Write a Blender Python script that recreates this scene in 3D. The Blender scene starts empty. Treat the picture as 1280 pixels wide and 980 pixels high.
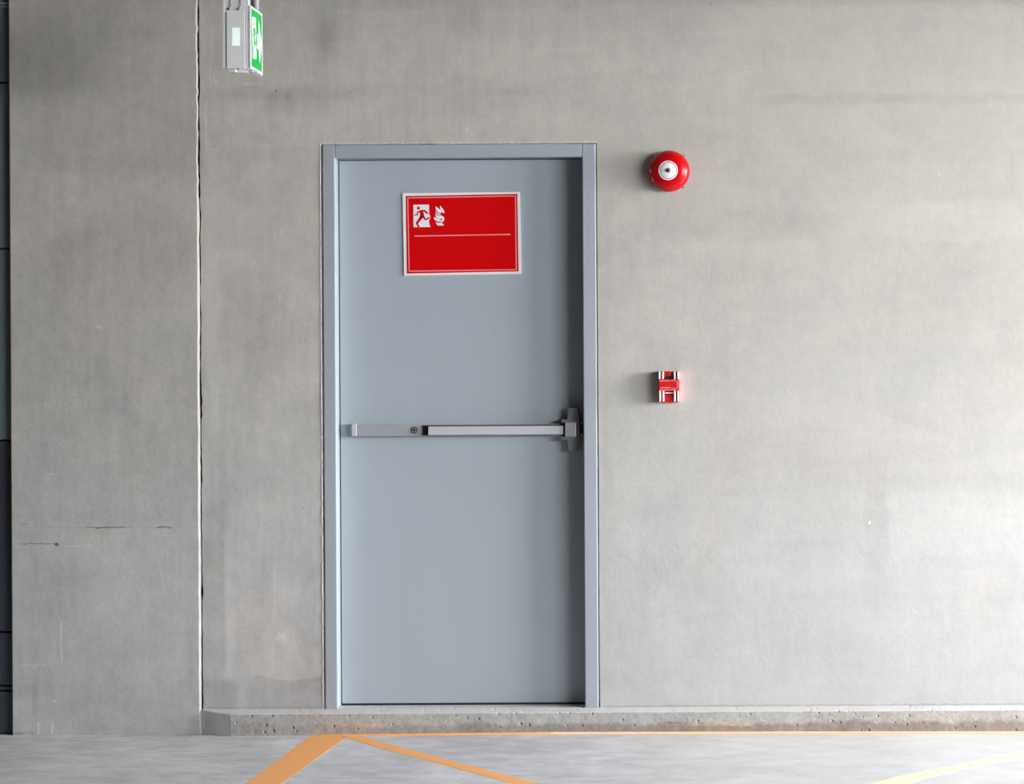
import bpy, bmesh, math, random
from mathutils import Vector
from mathutils.geometry import tessellate_polygon

random.seed(7)
SC = bpy.context.scene
COL = SC.collection

# ------------------------------------------------------------------ camera
CAM_H, DIST, FPX = 1.512, 10.0, 3200.0
PX, PY, ROLL = 880.0, 430.0, 0.0055
cd = bpy.data.cameras.new('camera')
cam = bpy.data.objects.new('camera', cd); COL.objects.link(cam)
cam.location = (0, -DIST, CAM_H)
cam.rotation_euler = (math.pi / 2, ROLL, 0)
cd.sensor_width = 36.0
cd.lens = 36.0 * FPX / 1280.0
cd.shift_x = (640 - PX) / 1280.0
cd.shift_y = -(490 - PY) / 1280.0
cd.clip_end = 200
SC.camera = cam

# ------------------------------------------------------------------ daylight
world = bpy.data.worlds.new('overcast_sky'); SC.world = world
world.use_nodes = True
wn = world.node_tree.nodes; wl = world.node_tree.links
bg = wn['Background']
bg.inputs['Color'].default_value = (0.98, 0.99, 1.0, 1)
bg.inputs['Strength'].default_value = 64.0

# the garage's open side on the right: daylight comes in here
OPEN_X = 6.2
BAYS = [(-3.2, -0.12, 0.75, 2.85), (-10.5, -4.2, 2.05, 2.80)]      # y0, y1, z0, z1 of the openings
for (y0, y1, z0, z1) in BAYS:
    pl = bpy.data.lights.new('daylight_opening', 'AREA')
    pl.shape = 'RECTANGLE'; pl.size = z1 - z0; pl.size_y = y1 - y0
    pl.cycles.is_portal = True
    po = bpy.data.objects.new('daylight_opening', pl); COL.objects.link(po)
    po.location = (OPEN_X, (y0 + y1) / 2, (z0 + z1) / 2)
    po.rotation_euler = (0, math.pi / 2, 0)

SC.view_settings.view_transform = 'Standard'
SC.view_settings.look = 'None'
SC.view_settings.gamma = 1.0
SC.view_settings.exposure = 0.0
SC.view_settings.use_curve_mapping = False
SC.cycles.max_bounces = 8
SC.cycles.diffuse_bounces = 5
SC.cycles.use_denoising = True

# ------------------------------------------------------------------ photo plane <-> world
def W(px, py, d=0.0):
    """point of the plane d metres in front of the wall that the pixel looks at"""
    D = DIST - d
    u, v = px - PX, py - PY
    uu, vv = u - ROLL * v, v + ROLL * u
    return Vector((uu * D / FPX, -d, CAM_H - vv * D / FPX))

def F(px, py, z=0.0):
    u, v = px - PX, py - PY
    uu, vv = u - ROLL * v, v + ROLL * u
    D = (CAM_H - z) * FPX / vv
    return Vector((uu * D / FPX, D - DIST, z))

# ------------------------------------------------------------------ node helpers
class NT:
    def __init__(s, name):
        s.m = bpy.data.materials.new(name); s.m.use_nodes = True
        s.t = s.m.node_tree; s.n = s.t.nodes; s.l = s.t.links
        s.b = s.n['Principled BSDF']
    def put(s, sock, v):
        if isinstance(v, bpy.types.NodeSocket): s.l.new(v, sock)
        elif isinstance(v, (tuple, list)) and len(v) == 3 and sock.type == 'RGBA': sock.default_value = (*v, 1)
        else: sock.default_value = v
    def math(s, op, a, b=0.0, c=None, clamp=False):
        n = s.n.new('ShaderNodeMath'); n.operation = op; n.use_clamp = clamp
        s.put(n.inputs[0], a); s.put(n.inputs[1], b)
        if c is not None: s.put(n.inputs[2], c)
        return n.outputs[0]
    def vmath(s, op, a, b):
        n = s.n.new('ShaderNodeVectorMath'); n.operation = op
        s.put(n.inputs[0], a); s.put(n.inputs[1], b)
        return n.outputs[0]
    def mapr(s, v, a, b, c=0.0, d=1.0, smooth=True):
        n = s.n.new('ShaderNodeMapRange'); n.interpolation_type = 'SMOOTHSTEP' if smooth else 'LINEAR'
        s.put(n.inputs[0], v)
        for i, x in zip((1, 2, 3, 4), (a, b, c, d)): n.inputs[i].default_value = x
        return n.outputs[0]
    def coord(s):
        return s.n.new('ShaderNodeTexCoord').outputs['Object']
    def mapping(s, v, scale=(1, 1, 1), loc=(0, 0, 0)):
        n = s.n.new('ShaderNodeMapping'); s.l.new(v, n.inputs[0])
        n.inputs['Scale'].default_value = scale; n.inputs['Location'].default_value = loc
        return n.outputs[0]
    def noise(s, v, scale, detail=4, rough=0.55, color=False, dist=0.0):
        n = s.n.new('ShaderNodeTexNoise'); s.l.new(v, n.inputs['Vector'])
        n.inputs['Scale'].default_value = scale; n.inputs['Detail'].default_value = detail
        n.inputs['Roughness'].default_value = rough; n.inputs['Distortion'].default_value = dist
        return n.outputs['Color' if color else 0]
    def voro(s, v, scale, rnd=1.0, feature='F1', out='Distance'):
        n = s.n.new('ShaderNodeTexVoronoi'); s.l.new(v, n.inputs['Vector']); n.feature = feature
        n.inputs['Scale'].default_value = scale; n.inputs['Randomness'].default_value = rnd
        return n.outputs[out]
    def mix(s, f, a, b, blend='MIX'):
        n = s.n.new('ShaderNodeMix'); n.data_type = 'RGBA'; n.blend_type = blend
        s.put(n.inputs[0], f); s.put(n.inputs[6], a); s.put(n.inputs[7], b)
        return n.outputs[2]
    def scale(s, col, f):
        n = s.n.new('ShaderNodeVectorMath'); n.operation = 'SCALE'
        s.put(n.inputs[0], col); s.put(n.inputs['Scale'], f)
        return n.outputs[0]
    def sep(s, v):
        n = s.n.new('ShaderNodeSeparateXYZ'); s.l.new(v, n.inputs[0]); return n.outputs
    def bump(s, h, strength, dist=0.002):
        n = s.n.new('ShaderNodeBump'); s.l.new(h, n.inputs['Height'])
        n.inputs['Strength'].default_value = strength; n.inputs['Distance'].default_value = dist
        s.l.new(n.outputs[0], s.b.inputs['Normal'])
    def box(s, x, z, x0, x1, z0, z1, sx, sz):
        a = s.mapr(x, x0 - sx, x0 + sx); b = s.mapr(x, x1 - sx, x1 + sx, 1.0, 0.0)
        c = s.mapr(z, z0 - sz, z0 + sz); d = s.mapr(z, z1 - sz, z1 + sz, 1.0, 0.0)
        return s.math('MULTIPLY', s.math('MULTIPLY', a, b), s.math('MULTIPLY', c, d))

def simple(name, col, rough=0.5, metal=0.0, var=0.03, nscale=30, bump=0.0, emit=None, coat=0.0, spec=0.5):
    t = NT(name); co = t.coord()
    nz = t.noise(co, nscale, 4)
    f = t.math('MULTIPLY_ADD', t.math('SUBTRACT', nz, 0.5), var * 2, 1.0)
    t.put(t.b.inputs['Base Color'], t.scale(col, f))
    t.b.inputs['Roughness'].default_value = rough
    t.b.inputs['Metallic'].default_value = metal
    t.b.inputs['Specular IOR Level'].default_value = spec
    t.b.inputs['Coat Weight'].default_value = coat
    if bump: t.bump(t.noise(co, nscale * 6, 2), bump, 0.001)
    if emit:
        t.b.inputs['Emission Color'].default_value = (*emit[0], 1)
        t.b.inputs['Emission Strength'].default_value = emit[1]
    return t.m

# ------------------------------------------------------------------ concrete of the wall
def wall_concrete(name, tone):
    t = NT(name); co = t.coord()
    dn = t.noise(co, 6.0, 3, color=True)
    dv = t.vmath('MULTIPLY', t.vmath('SUBTRACT', dn, (0.5, 0.5, 0.5)), (0.09, 0.0, 0.09))
    fn = t.noise(co, 45.0, 2, color=True)
    fv = t.vmath('MULTIPLY', t.vmath('SUBTRACT', fn, (0.5, 0.5, 0.5)), (0.012, 0.0, 0.012))
    wide = t.sep(t.vmath('ADD', t.vmath('ADD', co, dv), fv))
    fine = t.sep(t.vmath('ADD', co, fv))
    raw = t.sep(co)
    # broad clouds, trowel streaks (upright on the left, flat on the right), grain
    cloud = t.noise(co, 1.1, 5, 0.6, dist=0.6)
    cloud2 = t.noise(co, 4.5, 6, 0.65, dist=0.4)
    cloud3 = t.noise(t.mapping(co, (1.3, 1, 1), (4, 0, 2)), 17, 5, 0.7)
    vert = t.noise(t.mapping(co, (9, 1, 0.9)), 2.2, 6, 0.65)
    hori = t.noise(t.mapping(co, (0.8, 1, 7)), 2.0, 6, 0.65)
    fvert = t.noise(t.mapping(co, (45, 1, 5)), 3.0, 3, 0.6)
    grain = t.noise(co, 160, 3, 0.7)
    plates = t.voro(t.mapping(t.vmath('ADD', co, dv), (1.4, 1, 2.3)), 1.0, out='Color')
    plates_v = t.sep(plates)[0]
    side = t.mapr(raw[0], -1.2, 0.2)
    def c(n, k): return t.math('MULTIPLY', t.math('SUBTRACT', n, 0.5), k)
    tot = c(cloud, 0.34)
    for n, k in ((cloud2, 0.42), (cloud3, 0.34), (grain, 0.22), (fvert, 0.10), (plates_v, 0.06)):
        tot = t.math('ADD', tot, c(n, k))
    tot = t.math('ADD', tot, t.math('MULTIPLY', c(vert, 0.34), t.mapr(raw[0], -1.2, 0.6, 1.0, 0.35)))
    tot = t.math('ADD', tot, t.math('MULTIPLY', c(hori, 0.22), side))
    tot = t.math('MULTIPLY', tot, t.mapr(raw[0], -1.2, 0.6, 1.0, 0.6))
    # stains, patches and scratches of this wall, plus painted contact shade: px box, softness px, amount, coordinate set
    feats = [
        (955, 1400, 117, 130, 40, 4, -0.05, 'w'), (800, 1030, 262, 300, 20, 12, -0.035, 'w'),
        (940, 1020, 300, 330, 10, 8, 0.03, 'w'), (1112, 1400, 615, 700, 2, 10, 0.03, 'w'),
        (1100, 1400, 250, 300, 40, 5, 0.04, 'w'), (1005, 1090, 170, 215, 8, 10, -0.03, 'w'),
        (850, 950, 20, 120, 8, 30, 0.03, 'w'), (760, 900, 0, 45, 30, 18, -0.05, 'w'),
        (400, 1400, -40, 8, 30, 3, -0.05, 'w'), (395, 425, 20, 78, 8, 14, -0.10, 'w'),
        (250, 480, 108, 124, 40, 6, -0.07, 'w'), (330, 372, 112, 138, 14, 8, -0.10, 'w'),
        (590, 690, 50, 100, 20, 12, 0.04, 'w'), (600, 660, 110, 118, 20, 4, -0.04, 'w'),
        (310, 408, 849, 900, 10, 1.6, -0.12, 'w'), (252, 300, 852, 890, 10, 8, -0.12, 'w'),
        (250, 281, 640, 850, 2, 40, -0.09, 'f'), (282, 292, 690, 845, 4, 40, 0.06, 'f'),
        (365, 402, 690, 850, 10, 40, -0.06, 'w'), (252, 300, 540, 590, 20, 12, -0.05, 'w'),
        (300, 345, 360, 480, 8, 40, -0.05, 'w'), (256, 275, 300, 550, 6, 60, 0.06, 'w'),
        (15, 260, 855, 871, 30, 3, -0.03, 'w'), (60, 250, 871, 925, 30, 4, -0.05, 'w'),
        (30, 110, 700, 790, 20, 25, -0.05, 'w'), (60, 150, 640, 655, 30, 8, -0.03, 'w'),
        (110, 175, 670, 780, 20, 30, 0.03, 'w'), (165, 230, 720, 850, 12, 30, 0.05, 'w'),
        # scratches, runs, cracks and contact shade at the kerb
        (264.2, 265.6, 25, 75, 0.7, 8, 0.14, 'f'), (262, 263.4, 75, 110, 0.7, 6, 0.12, 'f'),
        (256.5, 258.5, 128, 182, 0.7, 6, 0.14, 'f'), (257, 275, 186, 187.5, 4, 0.8, 0.12, 'f'),
        (343, 344.5, 700, 765, 0.7, 16, 0.12, 'f'), (345, 356, 790, 800, 3, 4, 0.14, 'w'),
        (341, 342.5, 800, 845, 0.8, 8, 0.12, 'f'), (349, 351, 365, 378, 0.7, 3, 0.14, 'f'),
        (303, 325, 104, 106, 4, 1, 0.10, 'f'), (303, 325, 108.5, 109.6, 4, 0.8, -0.10, 'f'),
        (76.8, 78.6, 776, 828, 0.6, 3, 0.22, 'f'), (84.5, 85.6, 745, 765, 0.5, 3, 0.12, 'f'),
        (47.5, 50, 903, 917, 0.7, 3, 0.22, 'f'), (64.5, 67, 904, 917, 0.7, 2, 0.24, 'f'),
        (20, 250, 658.6, 659.6, 20, 0.5, -0.10, 'f'), (112, 160, 658.4, 660, 8, 0.6, -0.35, 'f'),
        (196, 214, 658.0, 660, 3, 0.7, -0.35, 'f'), (26, 36, 655, 656.4, 3, 0.6, -0.2, 'f'),
        (28, 70, 678.6, 680.2, 8, 0.6, -0.30, 'f'), (72, 130, 681.5, 683, 10, 0.7, 0.12, 'f'),
        (40, 48, 850, 905, 1, 10, -0.05, 'f'), (28, 60, 829, 832, 6, 1.5, 0.08, 'w'),
        (18, 30, 915, 917.6, 4, 1, -0.3, 'f'), (32, 44, 914.5, 917, 3, 1, -0.2, 'f'),
        (120, 131, 407, 411, 3, 1.5, 0.16, 'w'), (55, 70, 593, 595, 3, 0.8, 0.12, 'w'),
        (300, 420, 180.2, 185, 4, 3, 0.03, 'w'), (752, 1400, 880.2, 882.6, 6, 0.8, -0.16, 'f'), (258, 402, 883.6, 885.2, 4, 0.7, -0.12, 'f'),  # last two: contact shade painted along the kerb junction
        (40, 240, 190, 215, 40, 10, -0.03, 'w'), (60, 120, 300, 420, 20, 40, -0.03, 'w'), (170, 240, 360, 440, 20, 30, 0.03, 'w'),
        (640, 740, 60, 66, 20, 3, 0.04, 'f'), (500, 600, 0, 40, 20, 14, -0.05, 'w'), (900, 1010, 330, 350, 30, 6, -0.03, 'w'),
        (750, 800, 290, 420, 8, 30, -0.03, 'w'), (1080, 1110, 560, 760, 1.5, 30, -0.025, 'w'), (750, 766, 250, 870, 6, 50, -0.03, 'w'),
    ]
    def add(tot, f):
        x0, x1, y0, y1, sx, sy, k, which = f
        p0 = W((x0 + x1) / 2, y1); p1 = W((x0 + x1) / 2, y0)
        a = W(x0, (y0 + y1) / 2).x; b = W(x1, (y0 + y1) / 2).x
        q = {'w': wide, 'f': fine}[which]
        qx = t.math('MULTIPLY_ADD', tot, 1e-9, q[0]); qz = t.math('MULTIPLY_ADD', tot, 1e-9, q[2])
        m = t.box(qx, qz, a, b, p0.z, p1.z, sx / 320, sy / 320)
        return t.math('MULTIPLY_ADD', m, k * (1.6 if which == 'w' else 1.35), tot)
    for f in feats: tot = add(tot, f)
    # holes and chips
    for (x, y, r, k) in ((72, 680, 2.6, -0.6), (345.5, 114, 1.2, -0.6), (360, 170, 0.9, -0.4), (1086.5, 653, 1.8, 0.5),
                         (1007, 643, 0.9, 0.4), (382, 425, 0.9, -0.4), (378, 635, 0.9, -0.4), (437, 115, 1.0, -0.45),
                         (888, 5, 1.2, -0.35), (1113, 186, 0.9, -0.3), (584, 162, 1.1, 0.4), (69, 876, 1.4, 0.35), (1174, 218, 1.2, 0.25)):
        p = W(x, y)
        n = t.n.new('ShaderNodeVectorMath'); n.operation = 'DISTANCE'
        cmb = t.n.new('ShaderNodeCombineXYZ'); t.l.new(t.math('MULTIPLY_ADD', tot, 1e-9, fine[0]), cmb.inputs[0]); t.l.new(fine[2], cmb.inputs[2])
        t.l.new(cmb.outputs[0], n.inputs[0]); n.inputs[1].default_value = (p.x, 0, p.z)
        m = t.mapr(n.outputs['Value'], (r - 0.7) / 320, (r + 0.7) / 320, 1.0, 0.0)
        tot = t.math('MULTIPLY_ADD', m, k, tot)
    # pin holes scattered in the casting
    v = t.voro(co, 26.0)
    vsel = t.sep(t.voro(co, 26.0, out='Color'))[0]
    pits = t.math('MULTIPLY', t.mapr(v, 0.035, 0.075, 1.0, 0.0), t.math('GREATER_THAN', vsel, 0.72))
    tot = t.math('MULTIPLY_ADD', pits, -0.22, tot)
    v2 = t.voro(t.mapping(co, loc=(3, 0, 5)), 15.0)
    vs2 = t.sep(t.voro(t.mapping(co, loc=(3, 0, 5)), 15.0, out='Color'))[1]
    chips = t.math('MULTIPLY', t.mapr(v2, 0.02, 0.05, 1.0, 0.0), t.math('GREATER_THAN', vs2, 0.75))
    tot = t.math('MULTIPLY_ADD', chips, 0.14, tot)
    warm = t.mapr(raw[2], 0.2, 2.2)  # cooler towards the foot: bluish light off the floor put into the colour
    warm = t.math('ADD', warm, c(cloud2, 0.9), clamp=True)
    col = t.mix(warm, (0.450, 0.446, 0.444), (0.462, 0.442, 0.405))
    pinkish = t.mapr(t.noise(t.mapping(co, loc=(9, 2, 1)), 2.6, 4), 0.45, 0.7)
    col = t.mix(t.math('MULTIPLY', pinkish, 0.35), col, (0.455, 0.420, 0.388))
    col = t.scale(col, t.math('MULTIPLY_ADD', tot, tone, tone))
    t.put(t.b.inputs['Base Color'], col)
    t.put(t.b.inputs['Roughness'], t.mapr(cloud2, 0.3, 0.7, 0.62, 0.8))
    t.b.inputs['Specular IOR Level'].default_value = 0.15
    h = t.math('ADD', t.math('MULTIPLY', grain, 0.25), t.math('MULTIPLY', cloud3, 0.9))
    h = t.math('ADD', h, t.math('MULTIPLY', pits, -0.8))
    t.bump(h, 0.45, 0.003)
    return t.m

def kerb_concrete():
    t = NT('kerb_concrete'); co = t.coord(); r = t.sep(co)
    a = t.noise(co, 9, 5, 0.65); b = t.noise(co, 60, 4, 0.7)
    v = t.voro(co, 34.0); vs = t.sep(t.voro(co, 34.0, out='Color'))[0]
    pits = t.math('MULTIPLY', t.mapr(v, 0.06, 0.26, 1.0, 0.0), t.math('GREATER_THAN', vs, 0.45))
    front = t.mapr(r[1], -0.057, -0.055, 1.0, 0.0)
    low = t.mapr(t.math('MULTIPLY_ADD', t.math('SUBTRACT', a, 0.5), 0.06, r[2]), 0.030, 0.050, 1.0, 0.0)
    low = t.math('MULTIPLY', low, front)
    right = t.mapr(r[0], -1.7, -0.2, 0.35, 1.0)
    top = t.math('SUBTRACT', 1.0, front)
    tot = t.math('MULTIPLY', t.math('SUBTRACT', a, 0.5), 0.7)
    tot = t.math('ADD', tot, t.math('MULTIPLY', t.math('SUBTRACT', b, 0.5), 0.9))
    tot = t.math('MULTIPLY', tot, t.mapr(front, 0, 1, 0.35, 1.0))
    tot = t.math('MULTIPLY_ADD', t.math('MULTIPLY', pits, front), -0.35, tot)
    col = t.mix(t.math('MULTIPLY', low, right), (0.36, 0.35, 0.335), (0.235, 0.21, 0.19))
    col = t.mix(top, col, (0.56, 0.555, 0.55))  # kerb top painted lighter to look lit
    d = t.noise(co, 40, 3)
    for (x0, x1, y0, y1, k) in ((815, 965, 904.5, 906.6, 0.75), (435, 482, 903, 909, 0.35), (880, 930, 903, 908, 0.25)):
        p0 = W(x0, y1, 0.055); p1 = W(x1, y0, 0.055)
        zz = t.math('MULTIPLY_ADD', t.math('SUBTRACT', d, 0.5), 0.012, r[2])
        m = t.box(r[0], zz, p0.x, p1.x, p0.z, p1.z, 0.05, 0.002)
        m = t.math('MULTIPLY', t.math('MULTIPLY', m, front), t.mapr(b, 0.35, 0.6))
        col = t.mix(t.math('MULTIPLY', m, k), col, (0.62, 0.33, 0.12))
    t.put(t.b.inputs['Base Color'], t.scale(col, t.math('ADD', tot, 1.0)))
    t.b.inputs['Roughness'].default_value = 0.75
    t.b.inputs['Specular IOR Level'].default_value = 0.3
    t.bump(t.math('SUBTRACT', t.math('MULTIPLY', b, 0.7), pits), 0.8, 0.004)
    return t.m

def floor_concrete():
    t = NT('floor_concrete'); co = t.coord(); r = t.sep(co)
    a = t.noise(co, 1.6, 6, 0.65, dist=0.5)
    b = t.noise(t.mapping(co, (1.0, 1.6, 1)), 7, 6, 0.7)
    g = t.noise(co, 70, 3, 0.7)
    tot = t.math('MULTIPLY', t.math('SUBTRACT', a, 0.5), 0.95)
    tot = t.math('ADD', tot, t.math('MULTIPLY', t.math('SUBTRACT', b, 0.5), 1.3))
    tot = t.math('ADD', tot, t.math('MULTIPLY', t.math('SUBTRACT', g, 0.5), 0.16))
    v = t.voro(t.mapping(co, (1, 0.5, 1)), 9.0); vs = t.sep(t.voro(t.mapping(co, (1, 0.5, 1)), 9.0, out='Color'))[0]
    spots = t.math('MULTIPLY', t.mapr(v, 0.04, 0.08, 1.0, 0.0), t.math('GREATER_THAN', vs, 0.75))
    tot = t.math('MULTIPLY_ADD', spots, -0.30, tot)
    scuff = t.mapr(t.noise(t.mapping(co, (1.2, 5, 1), (2, 1, 0)), 3.0, 6, 0.7), 0.62, 0.70)
    tot = t.math('MULTIPLY_ADD', scuff, 0.2, tot)
    tot = t.math('MULTIPLY', tot, t.mapr(r[0], -1.2, 0.8, 1.0, 0.5))
    col = t.mix(a, (0.54, 0.545, 0.565), (0.58, 0.582, 0.595))
    t.put(t.b.inputs['Base Color'], t.scale(col, t.math('ADD', tot, 1.0)))
    t.put(t.b.inputs['Roughness'], t.mapr(b, 0.3, 0.7, 0.50, 0.62))
    t.b.inputs['Specular IOR Level'].default_value = 0.5
    t.b.inputs['IOR'].default_value = 1.6
    t.bump(g, 0.08, 0.001)
    return t.m

def line_paint(name, col, wear):
    t = NT(name); co = t.coord()
    w = t.mapr(t.noise(co, 22, 5, 0.7), 0.62 - wear, 0.75 - wear)
    g = t.noise(co, 80, 3)
    c = t.mix(t.math('MULTIPLY', w, 0.45), col, (0.55, 0.50, 0.42))
    t.put(t.b.inputs['Base Color'], t.scale(c, t.math('MULTIPLY_ADD', t.math('SUBTRACT', g, 0.5), 0.15, 1.0)))
    t.b.inputs['Roughness'].default_value = 0.6
    return t.m

def door_paint(name, col, rough):
    t = NT(name); co = t.coord()
    st = t.noise(t.mapping(co, (14, 1, 0.7)), 2.0, 4); cl = t.noise(co, 2.0, 3)
    f = t.math('MULTIPLY_ADD', t.math('SUBTRACT', st, 0.5), 0.05, 1.0)
    f = t.math('MULTIPLY_ADD', t.math('SUBTRACT', cl, 0.5), 0.06, f)
    t.put(t.b.inputs['Base Color'], t.scale(col, f))
    t.b.inputs['Roughness'].default_value = rough
    t.bump(t.noise(co, 220, 2), 0.05, 0.0006)
    return t.m

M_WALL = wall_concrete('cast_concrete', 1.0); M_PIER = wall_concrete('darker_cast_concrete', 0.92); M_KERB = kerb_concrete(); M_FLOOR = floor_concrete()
M_ORANGE = line_paint('orange_line_paint', (0.95, 0.43, 0.13), 0.0)
M_PALE = line_paint('worn_orange_line_paint', (0.93, 0.58, 0.36), 0.12)
M_YELLOW = line_paint('pale_yellow_line_paint', (0.95, 0.76, 0.50), 0.04)
M_DOOR = door_paint('blue_grey_door_paint', (0.358, 0.402, 0.445), 0.5)
M_FRAME = door_paint('blue_grey_frame_paint', (0.33, 0.362, 0.402), 0.5)
M_DARK = simple('dark_void', (0.010, 0.011, 0.012), 0.8)
M_SHUT = simple('dark_blue_grey_steel', (0.050, 0.062, 0.074), 0.45, 0.0, 0.15, 2)
M_SHUT2 = simple('dark_blue_grey_steel_upper', (0.17, 0.20, 0.225), 0.45, 0.0, 0.12, 2)  # lighter copy of the steel, painting in the reflection on the upper panels
M_RAIL = simple('pale_blue_grey_rail', (0.22, 0.27, 0.32), 0.4)
M_CEIL = simple('soffit_concrete', (0.10, 0.095, 0.085), 0.8, 0, 0.1, 3)
M_ROOM = simple('garage_wall_concrete', (0.07, 0.07, 0.068), 0.8, 0, 0.1, 3)
M_BOUNCE_CUT = simple('bounce_cut_dark', (0.05, 0.05, 0.052), 0.7, 0, 0.2, 3)  # for the added unseen slab that soaks up light on the floor
M_GROUND = simple('outside_paving', (0.30, 0.30, 0.30), 0.8, 0, 0.1, 2)
M_WHITE = simple('white_sign_plastic', (0.83, 0.83, 0.84), 0.4)
M_RED = simple('red_sign_print', (0.60, 0.0015, 0.003), 0.5, 0, 0.05, 6, spec=0.08)
M_PINK = simple('pink_sign_line', (0.80, 0.26, 0.27), 0.45)
M_PRINTW = simple('white_sign_print', (0.84, 0.82, 0.86), 0.45)
M_SILVER = simple('satin_silver_paint', (0.52, 0.53, 0.56), 0.42, 0.15)
M_SILVER2 = simple('satin_aluminium', (0.37, 0.385, 0.42), 0.40, 0.15)
M_METAL = simple('grey_cast_metal', (0.25, 0.255, 0.265), 0.38, 0.3)
M_METAL_L = simple('light_cast_metal', (0.40, 0.41, 0.42), 0.38, 0.3)
M_BLACK = simple('black_plastic', (0.015, 0.017, 0.024), 0.4)
M_BELL = simple('red_bell_enamel', (0.50, 0.0015, 0.005), 0.26, 0, 0.03, 20, spec=0.35)
M_BOXRED = simple('red_call_point_plastic', (0.60, 0.008, 0.012), 0.35, 0, 0.03, 20, coat=0.2)
M_BOXPINK = simple('pale_red_edge', (0.75, 0.30, 0.30), 0.4)
M_HOUSING = simple('light_grey_plastic', (0.88, 0.885, 0.90), 0.42)
M_CONDUIT = simple('grey_conduit', (0.30, 0.29, 0.28), 0.5)
M_SEAM = simple('seam_grey', (0.22, 0.22, 0.26), 0.6)
M_GREEN = simple('backlit_green', (0.003, 0.20, 0.035), 0.5, spec=0.2, emit=((0.0, 0.50, 0.075), 0.45))
M_GLOW = simple('backlit_white', (0.45, 0.5, 0.45), 0.5, emit=((0.86, 1.0, 0.87), 0.45))
M_LED = simple('indicator_glow', (0.5, 0.6, 0.55), 0.4, emit=((0.80, 1.0, 0.90), 1.0))
M_CAULK = simple('pale_mortar_edge', (0.62, 0.60, 0.56), 0.8, 0, 0.15, 40)

# ------------------------------------------------------------------ mesh helpers
def finish(name, bm, mat, parent=None, smooth=False, kind=None):
    me = bpy.data.meshes.new(name)
    bmesh.ops.recalc_face_normals(bm, faces=bm.faces)
    if parent is not None:
        o0 = Vector((0, 0, 0)); q = parent
        while q is not None: o0 += Vector(q.location); q = q.parent
        bmesh.ops.translate(bm, verts=bm.verts, vec=-o0)
    bm.to_mesh(me); bm.free()
    me.materials.append(mat)
    if smooth:
        for p in me.polygons: p.use_smooth = True
        me.set_sharp_from_angle(angle=math.radians(40))
    o = bpy.data.objects.new(name, me); COL.objects.link(o)
    if parent is not None: o.parent = parent
    if kind: o['kind'] = kind
    return o

def add_box(bm, a, b, bev=0.0, seg=2):
    x0, x1 = sorted((a[0], b[0])); y0, y1 = sorted((a[1], b[1])); z0, z1 = sorted((a[2], b[2]))
    r = bmesh.ops.create_cube(bm, size=1.0)
    for v in r['verts']:
        v.co = Vector(((v.co.x + .5) * (x1 - x0) + x0, (v.co.y + .5) * (y1 - y0) + y0, (v.co.z + .5) * (z1 - z0) + z0))
    if bev:
        es = {e for v in r['verts'] for e in v.link_edges}
        bmesh.ops.bevel(bm, geom=list(es), offset=bev, segments=seg, affect='EDGES', profile=0.5)
    return bm

def box(name, a, b, mat, parent=None, bev=0.0, seg=2, kind=None):
    return finish(name, add_box(bmesh.new(), a, b, bev, seg), mat, parent, kind=kind)

def pbox(x0, y0, x1, y1, dfront, dback, pl=None):
    """box whose front face (dfront metres before the wall) covers the pixel rectangle"""
    a = W(x0, (y0 + y1) / 2, dfront).x; b = W(x1, (y0 + y1) / 2, dfront).x
    z0 = W((x0 + x1) / 2, y1, dfront).z; z1 = W((x0 + x1) / 2, y0, dfront).z
    return (a, -dfront, z0), (b, -dback, z1)

def add_poly(bm, pts, off):
    """prism of a polygon (list of Vectors), extruded by the vector off"""
    tr = tessellate_polygon([pts])
    a = [bm.verts.new(p) for p in pts]; b = [bm.verts.new(p + off) for p in pts]
    for t in tr:
        bm.faces.new([a[i] for i in t]); bm.faces.new([b[i] for i in reversed(t)])
    n = len(pts)
    for i in range(n): bm.faces.new([a[i], a[(i + 1) % n], b[(i + 1) % n], b[i]])
    return bm

def stroke(pts, w):
    """outline of a polyline with widths w (same units)"""
    P = [Vector((p[0], p[1])) for p in pts]; L, R = [], []
    for i, p in enumerate(P):
        d = (P[min(i + 1, len(P) - 1)] - P[max(i - 1, 0)]).normalized()
        n = Vector((-d.y, d.x)); ww = (w[i] if isinstance(w, (list, tuple)) else w) / 2
        L.append(p + n * ww); R.append(p - n * ww)
    return [(q.x, q.y) for q in L] + [(q.x, q.y) for q in reversed(R)]

def circ(cx, cy, r, n=16):
    return [(cx + r * math.cos(2 * math.pi * i / n), cy + r * math.sin(2 * math.pi * i / n)) for i in range(n)]

def add_tube(bm, pts, r, n=10):
    pts = [Vector(p) for p in pts]; rings = []
    for i, p in enumerate(pts):
        d = (pts[min(i + 1, len(pts) - 1)] - pts[max(i - 1, 0)]).normalized()
        up = Vector((0, 0, 1)) if abs(d.z) < .9 else Vector((0, 1, 0))
        a = d.cross(up).normalized(); b = d.cross(a)
        rings.append([bm.verts.new(p + a * (r * math.cos(2 * math.pi * k / n)) + b * (r * math.sin(2 * math.pi * k / n))) for k in range(n)])
    for A, B in zip(rings, rings[1:]):
        for k in range(n): bm.faces.new([A[k], A[(k + 1) % n], B[(k + 1) % n], B[k]])
    bm.faces.new(rings[0]); bm.faces.new(rings[-1])
    return bm

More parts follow.
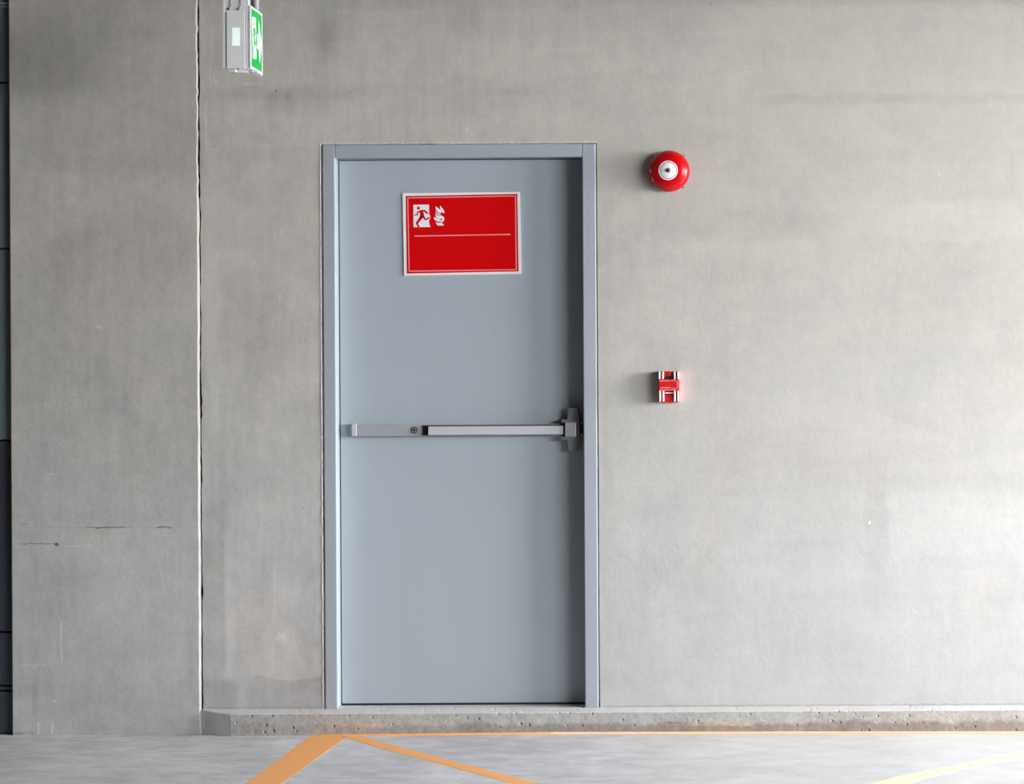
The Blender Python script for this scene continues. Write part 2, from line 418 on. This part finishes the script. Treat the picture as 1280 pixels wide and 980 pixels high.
def add_lathe(bm, c, prof, n=64):
    """profile (radius, distance in front of the wall) turned about the axis through c along -Y"""
    rings = []
    for r, d in prof:
        if r < 1e-6: rings.append([bm.verts.new((c.x, -d, c.z))]); continue
        rings.append([bm.verts.new((c.x + r * math.cos(2 * math.pi * k / n), -d, c.z + r * math.sin(2 * math.pi * k / n))) for k in range(n)])
    for A, B in zip(rings, rings[1:]):
        for k in range(n):
            q = [A[k % len(A)], A[(k + 1) % len(A)], B[(k + 1) % len(B)], B[k % len(B)]]
            u = []
            for v in q:
                if v not in u: u.append(v)
            if len(u) > 2: bm.faces.new(u)
    return bm

def thing(name, label, cat, loc, group=None, kind=None):
    o = bpy.data.objects.new(name, None); COL.objects.link(o); o.location = loc
    o.empty_display_size = 0.05
    if kind: o['kind'] = kind
    if label: o['label'] = label
    if cat: o['category'] = cat
    if group: o['group'] = group
    return o

# ------------------------------------------------------------------ the garage
CEIL = 3.06
KERB_TOP = 0.095
fl = bmesh.new(); add_box(fl, (-7.2, -14.2, -0.2), (12.0, 0.3, 0.0))
o = finish('floor', fl, M_FLOOR, kind='structure'); o['label'] = 'smooth pale blue-grey concrete garage floor with scuffs'
box('bounce_cut_slab', (-6.99, -13.99, -0.1), (OPEN_X - 0.01, -1.7, 0.004), M_BOUNCE_CUT, kind='structure')  # unseen dark slab added to cut light bouncing into the doorway
o = box('ceiling', (-7.2, -14.2, CEIL), (OPEN_X + 0.2, 0.3, CEIL + 0.2), M_CEIL, kind='structure')
o['label'] = 'grey concrete soffit above the wall'
o = box('wall_rear', (-7.2, -14.2, 0.0), (OPEN_X + 0.2, -14.0, CEIL), M_ROOM, kind='structure')
o = box('wall_side', (-7.2, -14.0, 0.0), (-7.0, 0.3, CEIL), M_ROOM, kind='structure')
rw = bmesh.new()
edge_y = 0.3
for (y0, y1, z0, z1) in BAYS:
    add_box(rw, (OPEN_X, y1, 0), (OPEN_X + 0.2, edge_y, CEIL))
    add_box(rw, (OPEN_X, y0, 0), (OPEN_X + 0.2, y1, z0))
    add_box(rw, (OPEN_X, y0, z1), (OPEN_X + 0.2, y1, CEIL))
    edge_y = y0
add_box(rw, (OPEN_X, -14.0, 0), (OPEN_X + 0.2, edge_y, CEIL))
finish('wall_right', rw, M_ROOM, kind='structure')
box('ground', (12.0, -30, -0.25), (60, 30, -0.02), M_GROUND, kind='structure')

# ragged vertical / horizontal edges of the castings
def ragged(n, a, b, amp, pos):
    out = []; w = 0.0
    for i in range(n + 1):
        w = 0.75 * w + random.uniform(-1, 1) * amp
        if random.random() < 0.05: w += random.choice((-1, 1)) * amp * 2.2
        w = max(-3 * amp, min(3 * amp, w))
        out.append((a + (b - a) * i / n, pos + w))
    return out

# column left of the joint: front face, bright chipped arris on its right edge, flank going back
XL = W(13.5, 460).x
XJ = W(247.4, 450).x
COL_PROUD = 0.009
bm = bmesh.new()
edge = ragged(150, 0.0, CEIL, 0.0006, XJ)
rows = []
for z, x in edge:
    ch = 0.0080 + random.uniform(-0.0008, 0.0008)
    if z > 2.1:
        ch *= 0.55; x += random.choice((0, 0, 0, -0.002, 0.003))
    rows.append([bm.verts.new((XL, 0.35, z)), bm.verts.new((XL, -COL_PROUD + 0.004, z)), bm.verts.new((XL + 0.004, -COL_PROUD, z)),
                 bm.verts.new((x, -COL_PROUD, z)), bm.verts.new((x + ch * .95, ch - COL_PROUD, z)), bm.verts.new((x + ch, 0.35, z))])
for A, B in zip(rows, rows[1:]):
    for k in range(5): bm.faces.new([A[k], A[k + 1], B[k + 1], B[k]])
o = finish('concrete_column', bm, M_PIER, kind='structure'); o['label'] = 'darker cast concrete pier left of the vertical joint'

# wall with the door opening
OX0, OX1 = W(402.6, 530).x, W(748.2, 530).x          # opening edges
OZ1 = W(575, 179.4).z
XW = W(251.6, 450).x
bm = bmesh.new()
def strip(edge_pts, far, axis, ch, tilt):
    """front strip from a straight far boundary to a ragged edge, then chamfer, then return going back"""
    rows = []
    for s, p in edge_pts:
        c = max(0.0005, ch + random.uniform(-0.3, 0.3) * ch)
        if axis == 'x':
            pts = [(far, 0, s), (p, 0, s), (p + tilt * c, c, s), (p + tilt * c, 0.32, s)]
        else:
            pts = [(s, 0, far), (s, 0, p), (s, c, p + tilt * c), (s, 0.32, p + tilt * c)]
        rows.append([bm.verts.new(q) for q in pts])
    for A, B in zip(rows, rows[1:]):
        for k in range(3): bm.faces.new([A[k], A[k + 1], B[k + 1], B[k]])
strip(ragged(220, 0.0, CEIL, 0.0014, XW + 0.0006), (XW + OX0) / 2, 'x', 0.0015, -1)
strip(ragged(120, 0.0, OZ1, 0.0004, OX0), (XW + OX0) / 2, 'x', 0.0034, 1)
strip(ragged(120, 0.0, OZ1, 0.0004, OX1), OPEN_X, 'x', 0.0016, -1)
strip(ragged(110, OX0, OX1, 0.0005, OZ1), CEIL, 'z', 0.0035, -1)
for (x0, x1) in (((XW + OX0) / 2, OX0), (OX1, OPEN_X)):
    bm.faces.new([bm.verts.new(p) for p in ((x0, 0, OZ1), (x1, 0, OZ1), (x1, 0, CEIL), (x0, 0, CEIL))])
o = finish('wall_back', bm, M_WALL, kind='structure'); o['label'] = 'pale cast concrete wall around the grey door'
# mortar left standing proud along the head and left of the frame
def bead(name, pts, r):
    bm = bmesh.new(); rows = []
    for i, (a, b, hor) in enumerate(pts):
        rr = r * random.uniform(0.55, 1.25) if random.random() > 0.12 else r * 0.15
        if hor: q = [(a, 0.002, b - rr), (a, -rr * 0.8, b - rr * .4), (a, -rr * 0.8, b + rr * .5), (a, 0.002, b + rr)]
        else: q = [(b - rr, 0.002, a), (b - rr * .5, -rr * .8, a), (b + rr * .4, -rr * .8, a), (b + rr, 0.002, a)]
        rows.append([bm.verts.new(p) for p in q])
    for A, B in zip(rows, rows[1:]):
        for k in range(3): bm.faces.new([A[k], A[k + 1], B[k + 1], B[k]])
    return finish(name, bm, M_CAULK, bpy.data.objects['wall_back'])
N = 160
bead('mortar_bead', [(OX0 + (OX1 - OX0) * i / N, OZ1 + 0.003, True) for i in range(N + 1)], 0.0034)
bead('mortar_bead', [(KERB_TOP + (OZ1 - KERB_TOP) * i / N, OX0 - 0.0022, False) for i in range(N + 1)], 0.0026)

# dark void behind the joint and the door
box('joint_filler', (XJ - 0.02, 0.018, 0), (XW + 0.04, 0.03, CEIL), M_DARK, kind='structure')

# kerb with the rounded left end
KD = 0.057; KF = 0.0845
xb, xf = W(250.5, 900).x, W(288, 905, KD).x
prof = [(0, 0), (0.5, .56), (1.0, 1.0)]
bm = bmesh.new()
XR = OPEN_X - 0.01
plan = [(xb + (xf - xb) * a, KD * b) for a, b in prof]
n_seg = 260
front = list(plan)
for i in range(1, n_seg + 1):
    front.append((xf + (XR - xf) * i / n_seg, KD + random.uniform(-0.0003, 0.0003)))
rows = []
for i, (x, d) in enumerate(front):
    t_ = d / KD
    zt = KERB_TOP - (KERB_TOP - KF) * t_ + random.uniform(-0.0006, 0.0006) * (i >= len(plan))
    inn = (x, 0.0, KERB_TOP)
    rows.append([bm.verts.new(inn), bm.verts.new((x, -max(d - 0.004, d * .5), zt)), bm.verts.new((x, -d, zt - 0.003)), bm.verts.new((x, -d, 0.0))])
for i, (A, B) in enumerate(zip(rows, rows[1:])):
    for k in range(3): bm.faces.new([A[k], A[k + 1], B[k + 1], B[k]])
# threshold that runs back into the door opening
bm.faces.new([bm.verts.new(p) for p in ((OX0 - .01, 0, KERB_TOP), (OX1 + .01, 0, KERB_TOP), (OX1 + .01, .3, KERB_TOP), (OX0 - .01, .3, KERB_TOP))])
bmesh.ops.remove_doubles(bm, verts=bm.verts, dist=1e-6)
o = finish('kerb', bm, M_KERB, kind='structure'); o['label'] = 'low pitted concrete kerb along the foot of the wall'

# dark steel panel wall left of the pier
pan = thing('wall_left', 'dark blue-grey steel panel wall beyond the pier', None, (XL - 0.5, 0.05, 0), kind='structure')
zj = [0.0, 0.17, 0.19, 0.40, 1.15, 1.90, 2.55, CEIL]
for a, b in zip(zj, zj[1:]):
    box('panel', (-6.99, 0.02, a + 0.003), (XL + 0.02, 0.06, b - 0.003), M_SHUT2 if a > 1.0 else M_SHUT, pan, bev=0.004)
box('backing', (-6.99, 0.06, 0), (XL + 0.02, 0.10, CEIL), M_DARK, pan)
for y, h in ((4.5, 1.6), (8.3, 0.8)):
    z = W(6, y, -0.01).z
    box('rail', (-6.99, 0.004, z - h / 320), (XL - 0.004, 0.022, z + h / 320), M_RAIL, pan, bev=0.0015)

# ------------------------------------------------------------------ painted floor lines
def line_obj(name, pts, mat, label, z=0.0004):
    bm = bmesh.new()
    add_poly(bm, [F(x, y, z) for x, y in pts], Vector((0, 0, -z)))
    o = finish(name, bm, mat)
    o['label'] = label; o['category'] = 'floor line'; o['group'] = 'painted lines on the floor'; o['kind'] = 'structure'
    return o
line_obj('painted_line', [(390, 918.8), (428, 918.8), (432, 922.3), (347.5, 983), (302, 983)], M_ORANGE, 'wide orange line running from the kerb down to the lower left')
line_obj('painted_line', [(426, 920.5), (448, 920.0), (515, 937.5), (575, 953.6), (690, 984), (655, 984), (560, 957.0), (495, 940.8)], M_ORANGE, 'orange line slanting from the kerb towards the lower middle')
line_obj('painted_line', [(1072, 984), (1130, 968.5), (1200, 954.8), (1296, 935.5), (1296, 943.0), (1200, 962.5), (1155, 973.5), (1118, 984)], M_YELLOW, 'pale yellow line slanting up at the lower right corner')
def strip_line(x0, x1, y0, y1, h0, h1, mat, label, lip=None):
    a = F(x0, y0); b = F(x1, y1); a2 = F(x0, y0 + h0); b2 = F(x1, y1 + h1)
    bm = bmesh.new(); z = 0.0003
    add_poly(bm, [Vector((p.x, min(p.y, -KD - 0.003), z)) for p in (a, b, b2, a2)], Vector((0, 0, -z)))
    if lip: add_poly(bm, [Vector((a.x, -KD - 0.0015, 0)), Vector((b.x, -KD - 0.0015, 0)), Vector((b.x, -KD - 0.0015, lip[1])), Vector((a.x, -KD - 0.0015, lip[0]))], Vector((0, 0.003, 0)))
    o = finish('painted_line', bm, mat); o['label'] = label; o['category'] = 'floor line'; o['group'] = 'painted lines on the floor'; o['kind'] = 'structure'
strip_line(404, 690, 916.6, 914.9, 3.6, 2.6, M_ORANGE, 'thin orange line along the foot of the kerb below the door', (0.002, 0.0085))
strip_line(690, 1300, 914.9, 913.4, 3.4, 4.4, M_PALE, 'faded thin orange line along the kerb right of the door', (0.0085, 0.001))

# ------------------------------------------------------------------ the door
RV = 0.088                       # leaf stands this far behind the wall face
PF = 0.003                       # frame face stands proud
door = thing('door_1', 'blue-grey steel fire door with red sign and push bar', None, (W(575, 880).x, 0, KERB_TOP), kind='structure')
a0 = W(404.6, 530, PF); a1 = W(420.3, 530, PF); b0 = W(729.4, 530, PF); b1 = W(746.4, 530, PF)
zt = W(575, 180.6, PF).z; zh = W(575, 196.9, PF).z
for (x0, x1) in ((a0.x, a1.x), (b0.x, b1.x)):
    box('frame_jamb', (x0, -PF, KERB_TOP - 0.001), (x1, 0.14, zt), M_FRAME, door, bev=0.0038, seg=2)
box('frame_head', (a1.x + 0.0006, -PF + 0.0004, zh), (b0.x - 0.0006, 0.14, zt - 0.0004), M_FRAME, door, bev=0.0022)
lx0, lx1 = a1.x + 0.0035, b0.x - 0.003
lz0 = W(575, 878.6, -RV).z; lz1 = zh - 0.003
leaf = box('door_leaf', (lx0, RV, lz0), (lx1, RV + 0.045, lz1), M_DOOR, door, bev=0.0015)
box('gap_shade_strip', (lx0, RV + 0.002, KERB_TOP + 0.0005), (lx1, RV + 0.04, lz0 + 0.001), M_DARK, door)  # black strip standing in for the shade in the gap below the leaf
box('door_stop', (a0.x, RV + 0.05, KERB_TOP - .001), (b1.x, RV + 0.07, zt), M_DARK, door)

# push bar on the leaf
def D_(x0, y0, x1, y1, f, b=0.0):      # box on the leaf: f, b metres in front of the leaf
    return pbox(x0, y0, x1, y1, f - RV, b - RV)
pb = thing('push_bar', None, None, W(580, 538, -RV)); pb.parent = door
pb.location = Vector(pb.location) - Vector(door.location)
box('rail', *D_(446.2, 530.2, 706, 545.0, 0.030), M_SILVER2, pb, bev=0.002)
box('end_cap', *D_(439.3, 529.8, 446.0, 545.4, 0.0303), M_SILVER, pb, bev=0.0028, seg=3)
box('pad_channel', *D_(528.2, 531.2, 704, 543.8, 0.034, 0.029), M_BLACK, pb, bev=0.0012)
box('push_pad', *D_(535.2, 532.6, 704, 543.4, 0.052, 0.034), M_SILVER, pb, bev=0.0018)
c = W(517.8, 537.6, 0.030 - RV)
bm = add_lathe(bmesh.new(), c, [(0.0125, .030 - RV), (0.0125, .032 - RV), (0.0115, .033 - RV), (0.0095, .033 - RV), (0.009, .031 - RV), (0.009, .030 - RV)], 28)
finish('lock_ring', bm, M_BLACK, pb, True)
bm = add_lathe(bmesh.new(), c, [(0.0088, .030 - RV), (0.0088, .0325 - RV), (0.0, .0325 - RV)], 24)
finish('lock_core', bm, M_METAL_L, pb, True)
bm = add_lathe(bmesh.new(), c, [(0.0052, .032 - RV), (0.0052, .0332 - RV), (0.0, .0332 - RV)], 16)
finish('keyhole', bm, M_BLACK, pb, True)
# latch head: tapered casting, light block, two ears, bolt
Hh = lambda X, Y, f: W(660 + X / 9.8, 490 + Y / 9.8, f - RV)
out_ = [(498, 195), (612, 195), (616, 270), (624, 345), (630, 460), (624, 575), (614, 722), (502, 722), (490, 640), (480, 576), (474, 460), (480, 342), (490, 280)]
bm = bmesh.new(); add_poly(bm, [Hh(x, y, 0.040) for x, y in out_], Vector((0, 0.040, 0)))
es = [e for e in bm.edges if all(abs(v.co.y - (RV - 0.040)) < 1e-5 for v in e.verts) and len(e.link_faces) == 2 and e.calc_face_angle(0) > 0.5]
bmesh.ops.bevel(bm, geom=es, offset=0.004, segments=3, affect='EDGES')
finish('latch_case', bm, M_METAL, pb, True)
for (y0, y1) in ((338, 374), (546, 582)):
    bm = bmesh.new(); add_poly(bm, [Hh(x, y, 0.046) for x, y in ((410, y0 + 4), (418, y0), (620, y0), (620, y1), (418, y1), (410, y1 - 4))], Vector((0, 0.046, 0)))
    finish('latch_ear', bm, M_METAL, pb)
box('latch_gap', *D_(702, 528.4, 706.5, 545.4, 0.036), M_BLACK, pb)
box('latch_block', *D_(706.3, 528.2, 719.8, 546.0, 0.062, 0.03), M_METAL_L, pb, bev=0.0022)
box('strike', *D_(725.0, 527.6, 728.8, 545.0, 0.030), M_BLACK, pb, bev=0.001)
for y in (529.2, 543.2):
    bm = add_lathe(bmesh.new(), W(726.7, y, 0.032 - RV), [(0.0045, .028 - RV), (0.0045, .034 - RV), (0, .036 - RV)], 14)
    finish('screw', bm, M_METAL_L, pb, True)

# ------------------------------------------------------------------ red sign on the door
SF = 0.005                           # sign face in front of the leaf
Sg = lambda X, Y, f=SF: W(490 + X / 7.111, 230 + Y / 7.111, f - RV)
sign = thing('red_sign', 'red rectangular sign with white running figure and flame on the grey door', 'sign', Sg(630, 815, 0))
def sp(name, pts, mat, f, th, fn=Sg):
    bm = bmesh.new()
    for p in (pts if isinstance(pts[0], list) else [pts]):
        add_poly(bm, [fn(x, y, f) for x, y in p], Vector((0, th, 0)))
    return finish(name, bm, mat, sign)
sp('backing_plate', [(93, 82), (1137, 70), (1151, 799), (108, 815)], M_WHITE, SF, SF)
sp('red_field', [(122, 107), (1114, 88), (1125, 777), (132, 796)], M_RED, SF + 0.0004, 0.0004)
f2 = SF + 0.0008
sp('border_line', [[(135, 118), (1102, 101), (1102, 110), (135, 128)], [(150, 770), (1107, 757), (1107, 766), (150, 780)],
                   [(135, 118), (144, 118), (157, 780), (148, 780)], [(1093, 101), (1102, 101), (1110, 766), (1100, 766)]], M_PINK, f2, 0.0004)
sp('divider_line', [(200, 458), (1053, 443), (1053, 453), (200, 468)], M_PINK, f2, 0.0004)
Pg = lambda X, Y, f: W(510 + X / 23.27, 250 + Y / 23.27, f - RV)
sp('doorway_symbol', [(155, 140), (612, 133), (616, 410), (655, 490), (642, 540), (610, 600), (620, 700), (655, 785), (160, 792)], M_PRINTW, f2, 0.0004, Pg)
man = [circ(303, 236, 44), stroke([(305, 325), (278, 375), (272, 432), (190, 436)], [50, 44, 40, 34]),
       stroke([(350, 318), (480, 312), (530, 360), (585, 410)], [40, 60, 60, 20]),
       [(300, 325), (350, 300), (410, 312), (455, 370), (468, 440), (462, 500), (360, 500), (350, 420), (345, 370)],
       stroke([(410, 470), (345, 555), (262, 672)], [100, 80, 62]), stroke([(250, 640), (262, 690), (320, 788)], [50, 55, 50]),
       stroke([(440, 470), (490, 555), (540, 565), (630, 500)], [60, 55, 45, 40])]
sp('running_figure', man, M_RED, f2 + 0.0004, 0.0004, Pg)
fl_ = [[(800, 180), (860, 225), (920, 270), (968, 295), (930, 225), (940, 158), (985, 230), (1040, 290), (1055, 340), (1045, 395), (1010, 360), (975, 352), (955, 390), (880, 360), (820, 300)],
       [(795, 325), (850, 375), (930, 405), (965, 442), (880, 430), (815, 385)],
       [(790, 400), (850, 450), (960, 455), (1030, 480), (1058, 530), (1050, 590), (1000, 650), (930, 632), (850, 628), (770, 570), (753, 530), (775, 493), (850, 532), (815, 480)],
       [(800, 655), (880, 668), (980, 662), (1052, 742), (870, 745)]]
sp('flame_symbol', fl_, M_PRINTW, f2, 0.0004, Pg)
sp('flame_heart', [(900, 538), (950, 550), (1003, 545), (965, 603)], M_RED, f2 + 0.0004, 0.0004, Pg)

# ------------------------------------------------------------------ alarm bell
bc = W(836.4, 214.0, 0.03)
bell = thing('alarm_bell', 'round red fire alarm bell with white centre on the wall', 'alarm bell', (bc.x, 0, bc.z))
R_ = 0.0805
finish('back_box', add_lathe(bmesh.new(), bc, [(0.0, 0.0), (0.058, 0.0), (0.058, 0.030), (0.0, 0.030)], 48), M_BOXRED, bell, True)
pr = [(R_ * .93, 0.020), (R_, 0.022), (R_ * 1.002, 0.028)]
for i in range(1, 13):
    a = math.radians(90 * i / 13)
    pr.append((0.036 + (R_ - 0.036) * math.cos(a) ** 0.9, 0.028 + 0.040 * math.sin(a)))
pr += [(0.035, 0.0685), (0.0, 0.0685)]
finish('gong', add_lathe(bmesh.new(), bc, pr, 96), M_BELL, bell, True)
hc = bc + Vector((-0.0035, 0, 0.0005))
finish('hub_rim', add_lathe(bmesh.new(), hc, [(0.0375, 0.066), (0.0375, 0.0705), (0.0362, 0.072), (0.0345, 0.072), (0.0335, 0.070), (0.0335, 0.067)], 64), M_HOUSING, bell, True)
finish('hub_groove', add_lathe(bmesh.new(), hc, [(0.0345, 0.067), (0.0345, 0.0708), (0, 0.0708)], 64), M_SEAM, bell, True)
finish('hub_disc', add_lathe(bmesh.new(), hc, [(0.0308, 0.069), (0.0308, 0.0718), (0.029, 0.0732), (0.012, 0.0736), (0, 0.0736)], 64), M_WHITE, bell, True)
finish('hub_washer', add_lathe(bmesh.new(), hc, [(0.0108, 0.073), (0.0108, 0.0748), (0.0095, 0.0755), (0, 0.0755)], 32), M_METAL_L, bell, True)
finish('screw', add_lathe(bmesh.new(), hc, [(0.0072, 0.075), (0.0065, 0.079), (0.003, 0.081), (0, 0.081)], 24), M_BLACK, bell, True)
for (x, y) in ((854.4, 194.6), (854.4, 233.8)):
    p = W(x, y, 0.01)
    finish('fixing_lug', add_lathe(bmesh.new(), p, [(0.0, 0.0), (0.0045, 0.0), (0.0045, 0.010), (0, 0.012)], 12), M_METAL, bell, True)
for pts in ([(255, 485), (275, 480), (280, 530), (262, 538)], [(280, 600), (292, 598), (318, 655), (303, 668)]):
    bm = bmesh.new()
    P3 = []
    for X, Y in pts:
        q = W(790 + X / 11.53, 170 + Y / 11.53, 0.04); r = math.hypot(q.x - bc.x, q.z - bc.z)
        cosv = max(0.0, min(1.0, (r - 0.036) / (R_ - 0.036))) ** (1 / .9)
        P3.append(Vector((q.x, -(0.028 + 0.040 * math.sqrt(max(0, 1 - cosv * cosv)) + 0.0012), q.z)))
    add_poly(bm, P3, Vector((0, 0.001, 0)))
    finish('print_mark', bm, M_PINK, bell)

# ------------------------------------------------------------------ call point
Cg = lambda X, Y, f: W(800 + X / 15.07, 450 + Y / 15.07, f)
c0 = Cg(545, 800, 0)
cp = thing('fire_call_point', 'small red ribbed fire alarm pull box on the wall below the bell', 'alarm switch', (c0.x, 0, c0.z))
def cb(name, X0, Y0, X1, Y1, f, b, mat, bev=0.0008):
    p = Cg(X0, Y1, f); q = Cg(X1, Y0, f)
    return box(name, (p.x, -f, p.z), (q.x, -b, q.z), mat, cp, bev=bev)
cb('back_box', 348, 212, 750, 798, 0.030, 0.0, M_BOXRED, 0.002)
cb('side_edge', 738, 222, 756, 790, 0.0305, 0.003, M_BOXPINK)
for x0, x1 in ((352, 384), (414, 450), (638, 668), (704, 738)):
    cb('rib', x0, 218, x1, 362, 0.043, 0.028, M_WHITE, 0.0007)
for x0, x1 in ((362, 394), (424, 458), (640, 672), (702, 730)):
    cb('rib', x0, 580, x1, 786, 0.043, 0.028, M_WHITE, 0.0007)
for x0, x1 in ((385, 413), (669, 703)):
    cb('rib_groove', x0, 218, x1, 362, 0.0315, 0.028, M_BLACK, 0.0003)
cb('rib_groove', 676, 585, 700, 786, 0.0312, 0.028, M_BLACK, 0.0003)
cb('top_window', 456, 302, 632, 358, 0.034, 0.028, M_BLACK, 0.0006)
bm = bmesh.new()
add_poly(bm, [Cg(x, y, 0.036) for x, y in stroke([(585, 222), (552, 262), (560, 296)], 14)], Vector((0, 0.006, 0)))
finish('latch_mark', bm, M_PINK, cp)
cb('pull_bar', 354, 362, 736, 582, 0.047, 0.028, M_BOXRED, 0.0022)
bm = bmesh.new()
for p in (stroke([(368, 394), (560, 390)], 14), stroke([(585, 385), (680, 385)], 12), stroke([(692, 390), (700, 420), (700, 500), (690, 540)], 14),
          stroke([(385, 524), (570, 520)], 18), stroke([(362, 566), (670, 562)], 16), stroke([(580, 522), (680, 545)], 9)):
    add_poly(bm, [Cg(x, y, 0.0482) for x, y in p], Vector((0, 0.0014, 0)))
finish('bar_outline', bm, M_BOXPINK, cp)
cb('slot_lip', 478, 612, 630, 634, 0.038, 0.028, M_WHITE, 0.0006)
cb('slot', 472, 636, 634, 664, 0.033, 0.028, M_BLACK, 0.0004)
cb('lower_tongue', 474, 664, 628, 780, 0.037, 0.028, M_BOXRED, 0.0015)

# ------------------------------------------------------------------ exit sign hanging before the wall
DN = 1.0                                       # its near face is this far off the wall
DFAR = DIST - (DIST - DN) / 0.9736
p0 = W(277.5, 86.5, DN); p1 = W(312, 86.5, DN)
zb = p0.z; ztop = W(295, 0, DN).z + 0.07
ex = thing('exit_sign', 'white boxed emergency exit light with green running figure panel hanging above left', 'exit sign', ((p0.x + p1.x) / 2, -(DN + DFAR) / 2, zb))
zsh = W(312, 5.0, DN).z
box('housing', (p0.x + 0.012, -DN + 0.0025, zb + 0.002), (p1.x - 0.001, -DFAR, zsh), M_HOUSING, ex, bev=0.003)
box('mounting_plate', (p0.x + 0.006, -DN + 0.0015, zsh - 0.03), (p1.x - 0.0015, -DN + 0.022, ztop), M_HOUSING, ex, bev=0.002)
q = W(282, 50, DN)
box('side_flange', (p0.x, -DN, zb + 0.004), (q.x - 0.001, -DN + 0.03, ztop), M_WHITE, ex, bev=0.002)
s0, s1 = W(283.3, 50, DN).x, W(306.3, 50, DN).x
zs = W(295, 85.5, DN).z; zs1 = W(295, 14.5, DN).z
box('front_cover', (s0, -DN - 0.003, zs), (s1, -DN + 0.004, zs1), M_HOUSING, ex, bev=0.0012)
box('seam', (s1 + 0.0004, -DN + 0.0005, zs + 0.004), (s1 + 0.0022, -DN + 0.004, zs1 - 0.002), M_SEAM, ex)
box('seam', (s0 - 0.0016, -DN + 0.0005, zs + 0.004), (s0 - 0.0004, -DN + 0.004, zs1 - 0.002), M_SEAM, ex)
for X in (412, 520):
    p = W(240 + X / 8.908, 100 / 8.908, DN)
    bm = add_lathe(bmesh.new(), p, [(0.0052, DN - .002), (0.0052, DN + .003), (0.003, DN + .005), (0, DN + .005)], 14)
    finish('screw', bm, M_METAL, ex, True)
    w = [W(240 + (X + dx) / 8.908, Y / 8.908, DN + 0.003) for dx, Y in ((14, 80), (18, 40), (14, 20), (20, -20), (16, -70))]
    finish('wire', add_tube(bmesh.new(), w, 0.0013, 8), M_BLACK, ex, True)
# indicator: grid of small lit squares
bm = bmesh.new()
for i in range(5):
    for j in range(9):
        a = W(240 + (450 + i * 17.5) / 8.908, (312 + j * 22.5) / 8.908, DN + .0035); b = W(240 + (461.5 + i * 17.5) / 8.908, (327 + j * 22.5) / 8.908, DN + .0035)
        add_box(bm, (a.x, -DN - .0036, a.z), (b.x, -DN - 0.0028, b.z))
finish('indicator_grid', bm, M_LED, ex, kind='stuff')
a = W(240 + 512 / 8.908, 785 / 8.908, DN)
box('test_button', (a.x - .004, -DN - .0005, zb - 0.002), (a.x + .004, -DN + 0.008, zb + .004), M_METAL, ex)
for (X0, X1, dd) in ((400, 470, 0.03), (480, 580, 0.06), (640, 700, 0.05)):
    a = W(240 + X0 / 8.908, 88, DN); b = W(240 + X1 / 8.908, 88, DN)
    box('bottom_clip', (a.x, -DN + dd, zb - 0.006), (b.x, -DN + dd + 0.03, zb + .003), M_WHITE, ex, bev=0.001)
# green panel on the right flank: local (u,v), u 0 near .. 1 far, v 0 top .. 1 bottom
gx = p1.x
zg1 = W(312, 6.5, DN).z; zg0 = W(312, 85.5, DN).z
def G(u, v, off=0.0):
    return Vector((gx + off, -DN + (DN - DFAR) * u, zg1 + (zg0 - zg1) * v))
def gp(name, polys, mat, off, th):
    bm = bmesh.new()
    for p in polys: add_poly(bm, [G(u, v, off) for u, v in p], Vector((-th, 0, 0)))
    return finish(name, bm, mat, ex)
gp('panel_border', [[(0, 0), (1, 0), (1, 1), (0, 1)]], M_WHITE, 0.004, 0.005)
gp('green_panel', [[(0.07, 0.035), (0.93, 0.035), (0.93, 0.955), (0.07, 0.955)]], M_GREEN, 0.0045, 0.001)
gp('doorway_symbol', [[(0.12, 0.16), (0.43, 0.14), (0.46, 0.80), (0.16, 0.82)]], M_GLOW, 0.005, 0.001)
uv = lambda pts: [(0.13 + (x - 150) / 500 * 0.32, 0.17 + (y - 135) / 660 * 0.62) for x, y in pts]
gp('running_figure', [uv(p) for p in man], M_GREEN, 0.0055, 0.001)
gp('arrow_symbol', [[(0.53, 0.38), (0.64, 0.38), (0.66, 0.14), (0.92, 0.50), (0.74, 0.84), (0.64, 0.62), (0.53, 0.62)]], M_GLOW, 0.005, 0.001)
# conduit boss and hanger to the soffit
hb = W(320.5, 8, DFAR + 0.03)
bm = add_tube(bmesh.new(), [(hb.x - 0.004, hb.y, zb + 0.19), (hb.x - 0.004, hb.y, CEIL)], 0.0145, 24)
finish('conduit', bm, M_CONDUIT, ex, True)
arc = [(hb.x - 0.018 + 0.03 * math.sin(t), hb.y + 0.02, hb.z + 0.0 + 0.03 * math.cos(t)) for t in [math.pi * i / 14 for i in range(0, 11)]]
finish('cable_loop', add_tube(bmesh.new(), arc, 0.0022, 8), M_METAL, ex, True)
xm = (p0.x + p1.x) / 2
finish('hanger_rod', add_tube(bmesh.new(), [(xm, -(DN + DFAR) / 2, zsh - 0.01), (xm, -(DN + DFAR) / 2, CEIL)], 0.008, 16), M_METAL, ex, True)
